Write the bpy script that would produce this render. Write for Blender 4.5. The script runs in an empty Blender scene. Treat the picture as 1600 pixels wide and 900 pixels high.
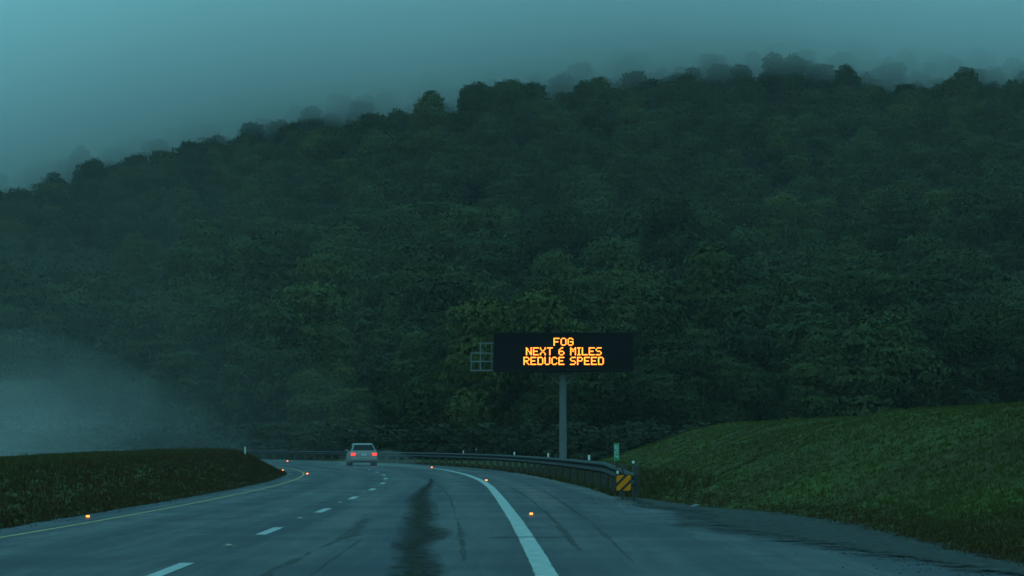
import bpy, math, random
import numpy as np
from mathutils import Vector, Matrix, noise

random.seed(11)
RNG = np.random.default_rng(11)
S = bpy.context.scene
COL = S.collection
R = math.radians

# ------------------------------------------------------------------ camera, world, light, exposure
F = 4236.0                      # focal length in pixels of the 1600 px wide photograph
EYE = 1.2
PITCH = math.atan(246 / F)
cam_d = bpy.data.cameras.new('camera')
cam = bpy.data.objects.new('camera', cam_d)
COL.objects.link(cam)
cam.location = (0, 0, EYE)
cam.rotation_euler = (R(90) + PITCH, 0, 0)
cam_d.sensor_width = 36
cam_d.lens = F / 1600 * 36
cam_d.clip_start = 0.1
cam_d.clip_end = 12000
S.camera = cam

S.view_settings.view_transform = 'Standard'
S.view_settings.look = 'None'
S.view_settings.exposure = 0.22
S.view_settings.gamma = 1.0
S.render.filter_size = 2.9
S.cycles.use_denoising = True
S.cycles.denoiser = 'OPENIMAGEDENOISE'
S.cycles.use_adaptive_sampling = True
S.cycles.adaptive_threshold = 0.006
S.cycles.volume_bounces = 8
S.cycles.max_bounces = 10
S.cycles.diffuse_bounces = 2
S.cycles.glossy_bounces = 2
S.cycles.transmission_bounces = 3
S.cycles.transparent_max_bounces = 6
S.cycles.use_light_tree = True
S.cycles.sample_clamp_indirect = 4.0
S.cycles.caustics_reflective = False
S.cycles.caustics_refractive = False

W = bpy.data.worlds.new('World')
S.world = W
W.use_nodes = True
nt = W.node_tree
nt.nodes.clear()
w_out = nt.nodes.new('ShaderNodeOutputWorld')
w_bg = nt.nodes.new('ShaderNodeBackground')
w_bg.inputs['Strength'].default_value = 0.095
sky = nt.nodes.new('ShaderNodeTexSky')
sky.sky_type = 'NISHITA'
sky.sun_disc = False
sky.sun_elevation = R(6)
sky.sun_rotation = R(200)
sky.air_density = 1.0
sky.dust_density = 4.0
tc = nt.nodes.new('ShaderNodeTexCoord')
sep = nt.nodes.new('ShaderNodeSeparateXYZ')
nt.links.new(tc.outputs['Generated'], sep.inputs[0])
ramp = nt.nodes.new('ShaderNodeValToRGB')
ramp.color_ramp.elements[0].position = 0.0
ramp.color_ramp.elements[0].color = (1.95, 6.6, 7.9, 1)
ramp.color_ramp.elements[1].position = 1.0
ramp.color_ramp.elements[1].color = (2.0, 7.6, 9.1, 1)
for p, c in ((0.07, (1.75, 6.0, 7.2, 1)), (0.12, (1.45, 4.9, 5.9, 1)), (0.15, (1.8, 4.35, 5.3, 1)), (0.175, (1.4, 3.1, 3.9, 1)), (0.25, (1.05, 3.6, 4.4, 1)), (0.45, (1.6, 5.9, 7.0, 1))):
    e = ramp.color_ramp.elements.new(p)
    e.color = c
nt.links.new(sep.outputs['Z'], ramp.inputs[0])
# soft uneven brightness of the low cloud
wn = nt.nodes.new('ShaderNodeTexNoise')
wn.inputs['Scale'].default_value = 5.0
wn.inputs['Detail'].default_value = 3.0
nt.links.new(tc.outputs['Generated'], wn.inputs['Vector'])
wm = nt.nodes.new('ShaderNodeMapRange')
wm.inputs['From Min'].default_value = 0.3
wm.inputs['From Max'].default_value = 0.7
wm.inputs['To Min'].default_value = 0.9
wm.inputs['To Max'].default_value = 1.1
nt.links.new(wn.outputs['Fac'], wm.inputs['Value'])
wmul = nt.nodes.new('ShaderNodeVectorMath')
wmul.operation = 'SCALE'
nt.links.new(ramp.outputs[0], wmul.inputs[0])
nt.links.new(wm.outputs[0], wmul.inputs['Scale'])
wmix = nt.nodes.new('ShaderNodeMixRGB')
wmix.inputs[0].default_value = 0.94       # overcast cloud over most of the clear sky
nt.links.new(sky.outputs[0], wmix.inputs[1])
nt.links.new(wmul.outputs[0], wmix.inputs[2])
nt.links.new(wmix.outputs[0], w_bg.inputs['Color'])
nt.links.new(w_bg.outputs[0], w_out.inputs['Surface'])

sun_d = bpy.data.lights.new('sun', 'SUN')
sun_d.energy = 0.06
sun_d.angle = R(60)
sun_d.color = (0.55, 0.95, 1.0)
sun = bpy.data.objects.new('sun', sun_d)
COL.objects.link(sun)
sun.rotation_euler = (R(30), R(-10), 0)


# ------------------------------------------------------------------ helpers
def px(x, y, d):
    """point at distance d (along the road) seen at photo pixel x, y"""
    cx, cy = (x - 800) / F, (450 - y) / F
    v = Vector((cx, math.cos(PITCH) - cy * math.sin(PITCH), math.sin(PITCH) + cy * math.cos(PITCH)))
    v *= d / v.y
    return Vector((v.x, v.y, v.z + EYE))


def mesh_np(name, verts, faces, mats, midx=None, smooth=False, attrs=None):
    verts = np.asarray(verts, dtype=np.float32).reshape(-1, 3)
    faces = np.asarray(faces, dtype=np.int32)
    n, k = faces.shape
    me = bpy.data.meshes.new(name)
    me.vertices.add(len(verts))
    me.vertices.foreach_set('co', verts.ravel())
    me.loops.add(n * k)
    me.loops.foreach_set('vertex_index', faces.ravel())
    me.polygons.add(n)
    me.polygons.foreach_set('loop_start', np.arange(0, n * k, k, dtype=np.int32))
    me.polygons.foreach_set('loop_total', np.full(n, k, dtype=np.int32))
    if midx is not None:
        me.polygons.foreach_set('material_index', np.asarray(midx, dtype=np.int32))
    me.polygons.foreach_set('use_smooth', np.full(n, smooth, dtype=bool))
    for m in (mats if isinstance(mats, (list, tuple)) else [mats]):
        me.materials.append(m)
    if attrs:
        for an, av in attrs.items():
            a = me.attributes.new(an, 'FLOAT', 'POINT')
            a.data.foreach_set('value', np.asarray(av, dtype=np.float32))
    me.update()
    me.validate()
    return me


def link(name, me, parent=None, loc=None, rot=None):
    o = bpy.data.objects.new(name, me)
    COL.objects.link(o)
    if parent is not None:
        o.parent = parent
    if loc is not None:
        o.location = loc
    if rot is not None:
        o.rotation_euler = rot
    return o


def tag(o, label=None, cat=None, group=None, kind=None):
    if label: o['label'] = label
    if cat: o['category'] = cat
    if group: o['group'] = group
    if kind: o['kind'] = kind
    return o


def empty(name, loc, rz=0.0, rx=0.0):
    o = link(name, None, None, loc, (rx, 0, rz))
    o.empty_display_size = 0.3
    return o


class MB:
    """collects shapes into one mesh"""
    def __init__(s):
        s.v, s.f, s.m = [], [], []

    def add(s, vs, fs, mi=0):
        b = len(s.v)
        s.v += [Vector(v) for v in vs]
        s.f += [tuple(b + i for i in f) for f in fs]
        s.m += [mi] * len(fs)

    def box(s, c, size, mi=0, M=None):
        c = Vector(c); x, y, z = [q / 2 for q in size]
        vs = [Vector((i * x, j * y, k * z)) for k in (-1, 1) for j in (-1, 1) for i in (-1, 1)]
        if M is not None: vs = [M @ v for v in vs]
        s.add([c + v for v in vs], [(0, 2, 3, 1), (4, 5, 7, 6), (0, 1, 5, 4), (2, 6, 7, 3), (0, 4, 6, 2), (1, 3, 7, 5)], mi)

    def tube(s, a, b, r, n=10, r2=None, mi=0):
        a, b = Vector(a), Vector(b)
        r2 = r if r2 is None else r2
        z = (b - a).normalized()
        x = z.orthogonal().normalized(); y = z.cross(x)
        vs = []
        for p, q in ((a, r), (b, r2)):
            for i in range(n):
                t = 2 * math.pi * i / n
                vs.append(p + (x * math.cos(t) + y * math.sin(t)) * q)
        fs = [(i, (i + 1) % n, n + (i + 1) % n, n + i) for i in range(n)]
        fs += [tuple(range(n - 1, -1, -1)), tuple(range(n, 2 * n))]
        s.add(vs, fs, mi)

    def loft(s, rings, cap=True, mi=0, close=True):
        n = len(rings[0]); vs = [v for r in rings for v in r]; fs = []
        for k in range(len(rings) - 1):
            for i in range(n if close else n - 1):
                j = (i + 1) % n
                fs.append((k * n + i, k * n + j, (k + 1) * n + j, (k + 1) * n + i))
        if cap:
            fs.append(tuple(range(n - 1, -1, -1)))
            fs.append(tuple((len(rings) - 1) * n + i for i in range(n)))
        s.add(vs, fs, mi)

    def build(s, name, mats, parent=None, bevel=0, smooth=False, loc=None, rot=None):
        me = bpy.data.meshes.new(name)
        me.from_pydata([tuple(v) for v in s.v], [], s.f)
        for m in (mats if isinstance(mats, (list, tuple)) else [mats]): me.materials.append(m)
        me.polygons.foreach_set('material_index', s.m)
        if smooth: me.polygons.foreach_set('use_smooth', [True] * len(s.f))
        me.update()
        o = link(name, me, parent, loc, rot)
        if bevel:
            b = o.modifiers.new('bevel', 'BEVEL'); b.width = bevel; b.segments = 2; b.limit_method = 'ANGLE'
        return o


def mat(name, color, rough=0.6, metal=0.0, spec=0.5, emit=None, estr=0.0, noise_amt=0.0, nscale=8.0, bump=0.0, coat=0.0):
    m = bpy.data.materials.new(name)
    m.use_nodes = True
    t = m.node_tree
    b = t.nodes['Principled BSDF']
    b.inputs['Base Color'].default_value = (*color, 1)
    b.inputs['Roughness'].default_value = rough
    b.inputs['Metallic'].default_value = metal
    b.inputs['Specular IOR Level'].default_value = spec
    b.inputs['Coat Weight'].default_value = coat
    if emit:
        b.inputs['Emission Color'].default_value = (*emit, 1)
        b.inputs['Emission Strength'].default_value = estr
    if noise_amt or bump:
        c = t.nodes.new('ShaderNodeTexCoord')
        n = t.nodes.new('ShaderNodeTexNoise')
        n.inputs['Scale'].default_value = nscale
        n.inputs['Detail'].default_value = 5
        t.links.new(c.outputs['Object'], n.inputs['Vector'])
        if noise_amt:
            r = t.nodes.new('ShaderNodeMapRange')
            r.inputs['From Min'].default_value = 0.3; r.inputs['From Max'].default_value = 0.7
            r.inputs['To Min'].default_value = 1 - noise_amt; r.inputs['To Max'].default_value = 1 + noise_amt
            t.links.new(n.outputs['Fac'], r.inputs['Value'])
            v = t.nodes.new('ShaderNodeVectorMath'); v.operation = 'SCALE'
            v.inputs[0].default_value = color
            t.links.new(r.outputs[0], v.inputs['Scale'])
            t.links.new(v.outputs[0], b.inputs['Base Color'])
        if bump:
            bp = t.nodes.new('ShaderNodeBump'); bp.inputs['Strength'].default_value = bump
            t.links.new(n.outputs['Fac'], bp.inputs['Height'])
            t.links.new(bp.outputs[0], b.inputs['Normal'])
    return m


def catmull(pts, n=12):
    P = [np.array(p, float) for p in pts]
    P = [2 * P[0] - P[1]] + P + [2 * P[-1] - P[-2]]
    out = []
    for i in range(1, len(P) - 2):
        for k in range(n):
            t = k / n
            a, b, c, d = P[i - 1], P[i], P[i + 1], P[i + 2]
            out.append(0.5 * ((2 * b) + (c - a) * t + (2 * a - 5 * b + 4 * c - d) * t * t + (3 * b - a - 3 * c + d) * t ** 3))
    out.append(P[-2])
    return np.array(out)


def sstep(a, b, x):
    t = np.clip((x - a) / (b - a), 0, 1)
    return t * t * (3 - 2 * t)


def vnoise(x, y, seed=0, octaves=3):
    """vectorised value noise, about -1..1"""
    x = np.asarray(x, float); y = np.asarray(y, float)
    tot = np.zeros(np.broadcast(x, y).shape); amp = 1.0; norm = 0
    for o in range(octaves):
        xi = np.floor(x).astype(np.int64); yi = np.floor(y).astype(np.int64)
        fx = x - xi; fy = y - yi
        fx = fx * fx * (3 - 2 * fx); fy = fy * fy * (3 - 2 * fy)
        def h(a, b):
            q = (a * 374761393 + b * 668265263 + (seed + o) * 1442695041) & 0x7fffffff
            q = ((q ^ (q >> 13)) * 1274126177) & 0x7fffffff
            return ((q ^ (q >> 16)) & 0xffff) / 32767.5 - 1
        v = (h(xi, yi) * (1 - fx) + h(xi + 1, yi) * fx) * (1 - fy) + (h(xi, yi + 1) * (1 - fx) + h(xi + 1, yi + 1) * fx) * fy
        tot += v * amp; norm += amp; amp *= 0.5
        x = x * 2.03 + 7.1; y = y * 2.03 + 3.7
    return tot / norm


# ------------------------------------------------------------------ road layout: stations (x, y) seen from above
RIGHT = [(5.2, -12), (5.0, 8), (4.8, 20), (4.75, 30), (4.8, 41), (4.35, 48), (3.2, 54), (2.45, 64), (1.95, 82), (1.2, 100), (0.0, 121), (-2.1, 145),
         (-6.4, 175), (-11.2, 197), (-17.5, 222), (-24, 240), (-36, 262), (-54, 284), (-84, 306)]
LEFT = [(-7.4, -12), (-7.4, 8), (-7.45, 20), (-7.45, 30), (-7.4, 41), (-7.4, 48), (-7.4, 54), (-7.5, 64), (-7.85, 82), (-8.6, 100), (-9.9, 119), (-12.2, 140),
        (-15.3, 162), (-19.4, 183), (-25.5, 205), (-31, 221), (-42, 241), (-59, 262), (-88, 283)]
EDGE = [(0.75, -12), (0.55, 8), (0.38, 20), (0.26, 30), (0.1, 41), (-0.02, 48), (-0.13, 54), (-0.32, 64), (-0.72, 82), (-1.35, 100), (-2.45, 121), (-4.45, 145),
        (-8.6, 173), (-13.1, 194), (-19.6, 219), (-26, 236.5), (-37.5, 258.5), (-55.5, 280.5), (-85, 302.5)]
LANE = [(-3.05, -12), (-3.15, 8), (-3.25, 20), (-3.33, 30), (-3.42, 41), (-3.47, 48), (-3.52, 54), (-3.66, 64), (-3.98, 82), (-4.65, 100), (-5.9, 120), (-8.0, 143),
        (-11.8, 168), (-16.2, 189), (-22.6, 212), (-28.8, 229), (-40, 250), (-57.5, 271.5), (-86.5, 293)]
YELLOW = [(-6.75, -12), (-6.75, 8), (-6.75, 20), (-6.72, 30), (-6.6, 41), (-6.58, 48), (-6.6, 54), (-6.72, 64), (-7.1, 82), (-7.85, 100), (-9.15, 119), (-11.4, 140.5),
          (-14.7, 163), (-18.9, 184), (-25, 206.5), (-30.6, 222.5), (-41.6, 242.5), (-58.7, 263.5), (-87.7, 284.5)]
cR, cL, cE, cLn, cY = [catmull(c, 14) for c in (RIGHT, LEFT, EDGE, LANE, YELLOW)]


def xr(y): return np.interp(y, cR[:, 1], cR[:, 0])
def xl(y): return np.interp(y, cL[:, 1], cL[:, 0])


# hill: ridge elevation seen across the photograph
RX = np.array([-1500, -700, -200, 0, 100, 200, 300, 400, 500, 600, 700, 800, 900, 1000, 1100, 1200, 1400, 1600, 2000, 2600])
RY = np.array([560, 430, 325, 270, 244, 203, 172, 144, 117, 100, 84, 65, 52, 46, 46, 52, 70, 84, 110, 185])


def hill(x, y):
    x = np.asarray(x, float); y = np.asarray(y, float)
    yy = np.maximum(y, 60.0)
    u = 800 + F * x / yy
    u = np.clip(u, -1400, 2500)
    ry = np.interp(u, RX, RY)
    D = 800 + 60 * np.sin(u / 420.0)
    foot = 282 + 0.05 * np.abs(x)
    H = (696 - ry) / F * D * 1.0 - 14.0
    t = np.clip((y - foot) / (D - foot), 0, 1.6)
    prof = np.where(t < 1, t ** 1.36, 1 - (t - 1) * 0.35)
    z = H * np.where(t < 1, prof, prof)
    z = np.where(y < foot, 0, z)
    und = vnoise(x / 70.0, y / 110.0, 5, 3) * 20 * sstep(0.02, 0.3, t) * (1 - 0.88 * sstep(0.45, 0.8, t))
    und += vnoise(x / 40.0, y / 60.0, 9, 2) * 6 * sstep(0.05, 0.3, t) * (1 - 0.8 * sstep(0.55, 0.9, t))
    z = z + und
    fade = sstep(1150, 2600, y)
    return z * (1 - fade)


def ground_z(x, y):
    x = np.asarray(x, float); y = np.asarray(y, float)
    z = hill(x, y)
    far = sstep(225, 275, y)
    # right side bank
    s = x - xr(y)
    prof = np.interp(s, [-1, 0, 0.7, 1.6, 3, 4, 5.4, 6.6, 8.2, 12.3, 16, 25, 60, 200], [-0.12, -0.05, 0.0, 0.2, 0.78, 1.22, 1.72, 1.96, 2.06, 2.1, 2.4, 3.3, 5, 6])
    prof2 = np.interp(s, [-1, 0, 0.7, 2, 6, 20, 200], [-0.12, -0.05, 0.0, -0.1, -0.5, -1.2, -1.5])
    k = 1 - sstep(98, 138, y + 0.9 * np.maximum(s - 6, 0))
    near = sstep(25, 62, y + np.maximum(0, s - 2) * 6)
    bump = 0.10 * vnoise(x / 4.0, y / 9.0, 2, 3) + 0.05 * vnoise(x / 1.1, y / 1.4, 4, 2)
    zr = (prof * k + prof2 * (1 - k)) * (0.35 + 0.65 * near)
    zr = zr + bump * sstep(0.5, 3, s)
    # a shallow fold across the bank
    zr = zr - 0.22 * np.exp(-((y - 72 - 0.4 * s) / 7.0) ** 2) * sstep(3, 8, s)
    # left berm with a low valley behind it
    q = xl(y) - x
    wdt = np.interp(y, [0, 40, 90, 130, 300], [5.2, 4.6, 2.7, 2.3, 2.3])
    hgt = np.interp(y, [0, 30, 55, 80, 110, 150, 190, 230], [0.58, 0.62, 0.70, 0.80, 0.92, 0.92, 0.55, 0.1])
    zl = hgt * sstep(0, 1, q / wdt) ** 0.9
    zl = zl - 0.12 * sstep(4, 9, q) * sstep(60, 95, y) - 4.2 * sstep(9, 26, q) * sstep(20, 70, y)
    zl = zl + bump * 0.35 * sstep(0.3, 2.5, q) - 0.05 * (q < 0.4)
    side = np.where(x > (xr(y) + xl(y)) / 2, zr, zl)
    inroad = (s < 0) & (q < 0)
    side = np.where(inroad, -0.25, side)
    return z + side * (1 - far) + np.where(inroad, -0.12, 0) * far


# ------------------------------------------------------------------ materials of the setting
def ground_material():
    m = bpy.data.materials.new('grassy ground'); m.use_nodes = True
    t = m.node_tree; b = t.nodes['Principled BSDF']
    b.inputs['Roughness'].default_value = 0.85
    b.inputs['Specular IOR Level'].default_value = 0.04
    c = t.nodes.new('ShaderNodeTexCoord')
    def nz(sc, det=5):
        n = t.nodes.new('ShaderNodeTexNoise'); n.inputs['Scale'].default_value = sc; n.inputs['Detail'].default_value = det
        t.links.new(c.outputs['Object'], n.inputs['Vector']); return n
    n1, n2 = nz(0.22), nz(3.5)
    r1 = t.nodes.new('ShaderNodeValToRGB')
    r1.color_ramp.elements[0].position = 0.35; r1.color_ramp.elements[0].color = (0.055, 0.041, 0.016, 1)
    r1.color_ramp.elements[1].position = 0.65; r1.color_ramp.elements[1].color = (0.062, 0.078, 0.018, 1)
    t.links.new(n1.outputs['Fac'], r1.inputs[0])
    r2 = t.nodes.new('ShaderNodeMapRange'); r2.inputs['From Min'].default_value = 0.3; r2.inputs['From Max'].default_value = 0.7
    r2.inputs['To Min'].default_value = 0.65; r2.inputs['To Max'].default_value = 1.3
    t.links.new(n2.outputs['Fac'], r2.inputs['Value'])
    v = t.nodes.new('ShaderNodeVectorMath'); v.operation = 'SCALE'
    t.links.new(r1.outputs[0], v.inputs[0]); t.links.new(r2.outputs[0], v.inputs['Scale'])
    t.links.new(v.outputs[0], b.inputs['Base Color'])
    bp = t.nodes.new('ShaderNodeBump'); bp.inputs['Strength'].default_value = 0.2
    t.links.new(n2.outputs['Fac'], bp.inputs['Height']); t.links.new(bp.outputs[0], b.inputs['Normal'])
    return m


def road_material():
    m = bpy.data.materials.new('wet asphalt'); m.use_nodes = True
    t = m.node_tree; b = t.nodes['Principled BSDF']
    c = t.nodes.new('ShaderNodeTexCoord')
    at = t.nodes.new('ShaderNodeAttribute'); at.attribute_name = 'lat'
    al = t.nodes.new('ShaderNodeAttribute'); al.attribute_name = 'lon'
    comb = t.nodes.new('ShaderNodeCombineXYZ')
    t.links.new(at.outputs['Fac'], comb.inputs[0]); t.links.new(al.outputs['Fac'], comb.inputs[1])
    mp = t.nodes.new('ShaderNodeMapping'); mp.inputs['Scale'].default_value = (1.7, 0.045, 1)
    t.links.new(comb.outputs[0], mp.inputs['Vector'])
    n1 = t.nodes.new('ShaderNodeTexNoise'); n1.inputs['Scale'].default_value = 1.0; n1.inputs['Detail'].default_value = 6; n1.inputs['Roughness'].default_value = 0.6
    t.links.new(mp.outputs[0], n1.inputs['Vector'])
    n2 = t.nodes.new('ShaderNodeTexNoise'); n2.inputs['Scale'].default_value = 90; n2.inputs['Detail'].default_value = 2
    t.links.new(c.outputs['Object'], n2.inputs['Vector'])
    n3 = t.nodes.new('ShaderNodeTexNoise'); n3.inputs['Scale'].default_value = 0.35; n3.inputs['Detail'].default_value = 4
    t.links.new(c.outputs['Object'], n3.inputs['Vector'])
    ad = t.nodes.new('ShaderNodeMath'); ad.operation = 'MULTIPLY_ADD'; ad.inputs[1].default_value = 0.45
    t.links.new(n3.outputs['Fac'], ad.inputs[0])
    # polished wheel paths, measured from the white edge line
    aw = t.nodes.new('ShaderNodeAttribute'); aw.attribute_name = 'lane'
    w1 = t.nodes.new('ShaderNodeMath'); w1.operation = 'MULTIPLY'; w1.inputs[1].default_value = 2 * math.pi / 1.78
    w2 = t.nodes.new('ShaderNodeMath'); w2.operation = 'COSINE'
    w3 = t.nodes.new('ShaderNodeMath'); w3.operation = 'MULTIPLY_ADD'; w3.inputs[1].default_value = -0.085
    t.links.new(aw.outputs['Fac'], w1.inputs[0]); t.links.new(w1.outputs[0], w2.inputs[0])
    t.links.new(w2.outputs[0], w3.inputs[0]); t.links.new(n1.outputs['Fac'], w3.inputs[2])
    t.links.new(w3.outputs[0], ad.inputs[2])
    rr = t.nodes.new('ShaderNodeMapRange')
    rr.inputs['From Min'].default_value = 0.5; rr.inputs['From Max'].default_value = 0.95
    rr.inputs['To Min'].default_value = ROUGH[0]; rr.inputs['To Max'].default_value = ROUGH[1]
    t.links.new(ad.outputs[0], rr.inputs['Value'])
    t.links.new(rr.outputs[0], b.inputs['Roughness'])
    cr = t.nodes.new('ShaderNodeValToRGB')
    cr.color_ramp.elements[0].position = 0.3; cr.color_ramp.elements[0].color = (0.010, 0.012, 0.018, 1)
    cr.color_ramp.elements[1].position = 0.7; cr.color_ramp.elements[1].color = (0.036, 0.042, 0.056, 1)
    t.links.new(w3.outputs[0], cr.inputs[0]); t.links.new(cr.outputs[0], b.inputs['Base Color'])
    b.inputs['Specular IOR Level'].default_value = 0.11
    bp = t.nodes.new('ShaderNodeBump'); bp.inputs['Strength'].default_value = 0.35; bp.inputs['Distance'].default_value = 0.01
    t.links.new(n2.outputs['Fac'], bp.inputs['Height']); t.links.new(bp.outputs[0], b.inputs['Normal'])
    return m


ROUGH = (0.30, 0.66)
M_ground = ground_material()
M_road = road_material()
M_paint = mat('worn white road paint', (0.33, 0.35, 0.345), 0.55, spec=0.2, noise_amt=0.3, nscale=6, bump=0.1)
M_yellow = mat('worn yellow road paint', (0.36, 0.21, 0.05), 0.5, noise_amt=0.35, nscale=4)
M_film = mat('dark wet oily asphalt', (0.012, 0.013, 0.014), 0.13, spec=0.35, bump=0.04, nscale=3)
M_crack = mat('dark sealed crack', (0.014, 0.015, 0.016), 0.5, spec=0.12)
M_gravel = mat('wet dark gravel', (0.07, 0.07, 0.068), 0.6, spec=0.2, noise_amt=0.5, nscale=7, bump=1.0)
M_galv = mat('weathered galvanised steel', (0.040, 0.042, 0.044), 0.75, metal=0.0, spec=0.2, noise_amt=0.2, nscale=5)
M_post = mat('treated wood post', (0.07, 0.06, 0.05), 0.8, noise_amt=0.3, nscale=9)
M_black = mat('matt black housing', (0.010, 0.010, 0.013), 0.7, spec=0.15, noise_amt=0.1)
M_lens = mat('black display lens', (0.006, 0.005, 0.007), 0.5, spec=0.15)
M_led = mat('amber display light', (0.3, 0.1, 0.01), 0.5, emit=(1.0, 0.27, 0.03), estr=2.8)
M_steel = mat('grey painted steel post', (0.14, 0.15, 0.155), 0.6, spec=0.3, noise_amt=0.12, nscale=3)
M_alu = mat('bare aluminium', (0.20, 0.215, 0.22), 0.6, metal=0.0, spec=0.2)
M_bark = mat('bark', (0.06, 0.05, 0.04), 0.9, noise_amt=0.3, nscale=4, bump=0.5)


# ------------------------------------------------------------------ ground sheet
def axis(parts):
    out = []
    for a, b, st in parts:
        out += list(np.arange(a, b, st))
    return np.array(out + [parts[-1][1]])


xs = axis([(-2800, -600, 200), (-600, -200, 20), (-200, -60, 7), (-60, -22, 1.6), (-22, 22, 0.35), (22, 60, 1.6), (60, 200, 7), (200, 600, 20), (600, 2800, 200)])
ys = axis([(-600, -60, 60), (-60, 0, 4), (0, 20, 1.0), (20, 130, 0.6), (130, 260, 1.5), (260, 1100, 9), (1100, 2900, 100)])
gx, gy = np.meshgrid(xs, ys)
gz = ground_z(gx, gy)
nx, ny = len(xs), len(ys)
ii, jj = np.meshgrid(np.arange(nx - 1), np.arange(ny - 1))
a = (jj * nx + ii).ravel()
g_me = mesh_np('ground', np.stack([gx.ravel(), gy.ravel(), gz.ravel()], 1), np.stack([a, a + 1, a + nx + 1, a + nx], 1), M_ground, smooth=True)
g = link('ground', g_me)
tag(g, 'grassy ground with verge, banks and the hillside under the woods', 'ground', kind='structure')


# ------------------------------------------------------------------ road
def strip(name, A, B, z, material, cols=1, lat=False):
    n = len(A)
    V, la, lo, ln = [], [], [], []
    cum = np.concatenate([[0], np.cumsum(np.linalg.norm(np.diff(A, axis=0), axis=1))])
    for i in range(n):
        for k in range(cols + 1):
            t = k / cols
            p = A[i] * (1 - t) + B[i] * t
            V.append((p[0], p[1], z)); la.append(np.linalg.norm(p - A[i])); lo.append(cum[i]); ln.append(p[0] - np.interp(p[1], cE[:, 1], cE[:, 0]) + 0.9)
    a = np.array([[i * (cols + 1) + k for k in range(cols)] for i in range(n - 1)]).ravel()
    w = cols + 1
    return mesh_np(name, V, np.stack([a, a + 1, a + w + 1, a + w], 1), material, attrs={'lat': la, 'lon': lo, 'lane': ln} if lat else ({'edge': [(0.35, 1, 1, 1, 0.35)[k % 5] for k in range(len(V))]} if cols == 4 else None))


road_l, road_r = cL.copy(), cR.copy()
seg = np.arange(len(cL))
fine_t = np.linspace(0, len(cL) - 1, 1400)
rl = np.stack([np.interp(fine_t, seg, cL[:, k]) for k in (0, 1)], 1)
rr_ = np.stack([np.interp(fine_t, seg, cR[:, k]) for k in (0, 1)], 1)
rl[:, 0] += 0.13 * vnoise(rl[:, 1] * 0.9, rl[:, 1] * 0, 21, 3)
rr_[:, 0] += 0.13 * vnoise(rr_[:, 1] * 0.9, rr_[:, 1] * 0, 22, 3)
road = link('road', strip('road', rl, rr_, 0.0, M_road, 16, True))
tag(road, 'wet two lane asphalt road curving left below the wooded hill', 'road', kind='structure')


def offset(c, w):
    t = np.gradient(c, axis=0); t /= np.linalg.norm(t, axis=1)[:, None]
    nrm = np.stack([-t[:, 1], t[:, 0]], 1)
    return c + nrm * w


def paint_line(name, c, w, z, material, label, jag=0.003, y0=-10, y1=300):
    L = [c[0]]
    cum = np.concatenate([[0], np.cumsum(np.linalg.norm(np.diff(c, axis=0), axis=1))])
    s = np.arange(0, cum[-1], 0.35)
    cc = np.stack([np.interp(s, cum, c[:, k]) for k in (0, 1)], 1)
    A, B = offset(cc, w / 2), offset(cc, -w / 2)
    A[:, 0] += RNG.normal(0, jag, len(A)); B[:, 0] += RNG.normal(0, jag, len(B))
    o = link(name, strip(name, A, B, z, material, 4))
    tag(o, label, 'road marking', kind='structure')
    return o


def wear(m, scale, lo, hi, gain=1.0, stretch=1.0):
    """ragged worn-through edge: a noise against the distance from the rim"""
    t = m.node_tree; b = t.nodes['Principled BSDF']
    a_ = t.nodes.new('ShaderNodeAttribute'); a_.attribute_name = 'edge'
    c = t.nodes.new('ShaderNodeTexCoord'); n = t.nodes.new('ShaderNodeTexNoise')
    n.inputs['Scale'].default_value = scale; n.inputs['Detail'].default_value = 6; n.inputs['Roughness'].default_value = 0.65
    mp = t.nodes.new('ShaderNodeMapping'); mp.inputs['Scale'].default_value = (1.0, stretch, 1.0)
    t.links.new(c.outputs['Object'], mp.inputs['Vector']); t.links.new(mp.outputs[0], n.inputs['Vector'])
    q = t.nodes.new('ShaderNodeMath'); q.operation = 'MULTIPLY_ADD'; q.inputs[1].default_value = gain
    t.links.new(n.outputs['Fac'], q.inputs[0]); t.links.new(a_.outputs['Fac'], q.inputs[2])
    r_ = t.nodes.new('ShaderNodeMapRange'); r_.interpolation_type = 'SMOOTHSTEP'
    r_.inputs['From Min'].default_value = lo; r_.inputs['From Max'].default_value = hi
    t.links.new(q.outputs[0], r_.inputs['Value']); t.links.new(r_.outputs[0], b.inputs['Alpha'])



wear(M_paint, 9, 0.62, 1.0, 1.0)
wear(M_yellow, 5, 0.8, 2.0, 1.6)
paint_line('edge_line', cE, 0.215, 0.004, M_paint, 'solid white edge line along the right shoulder')
paint_line('yellow_line', cY, 0.11, 0.004, M_yellow, 'faint yellow edge line beside the grass berm')

# broken lane line, one sheet
V, Fc = [], []
cum = np.concatenate([[0], np.cumsum(np.linalg.norm(np.diff(cLn, axis=0), axis=1))])
yy0 = np.interp(24.6, cLn[:, 1], cum)
mids = []
k = -2
while True:
    s0 = yy0 + k * 12.0
    if s0 + 3.2 > cum[-1]: break
    if s0 > 0:
        for q in range(8):
            sa, sb = s0 + q * 0.4, s0 + (q + 1) * 0.4
            pa = np.array([np.interp(sa, cum, cLn[:, i]) for i in (0, 1)]); pb = np.array([np.interp(sb, cum, cLn[:, i]) for i in (0, 1)])
            t = (pb - pa) / np.linalg.norm(pb - pa); n_ = np.array([-t[1], t[0]]) * 0.075
            b0 = len(V)
            V += [(*(pa + n_), 0.004), (*(pa - n_), 0.004), (*(pb - n_), 0.004), (*(pb + n_), 0.004)]
            Fc.append((b0, b0 + 1, b0 + 2, b0 + 3))
        sm = s0 + 7.6
        mids.append([np.interp(sm, cum, cLn[:, i]) for i in (0, 1)])
    k += 1
o = link('lane_line', mesh_np('lane_line', V, Fc, M_paint, attrs={'edge': np.full(len(V), 0.75)}))
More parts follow.
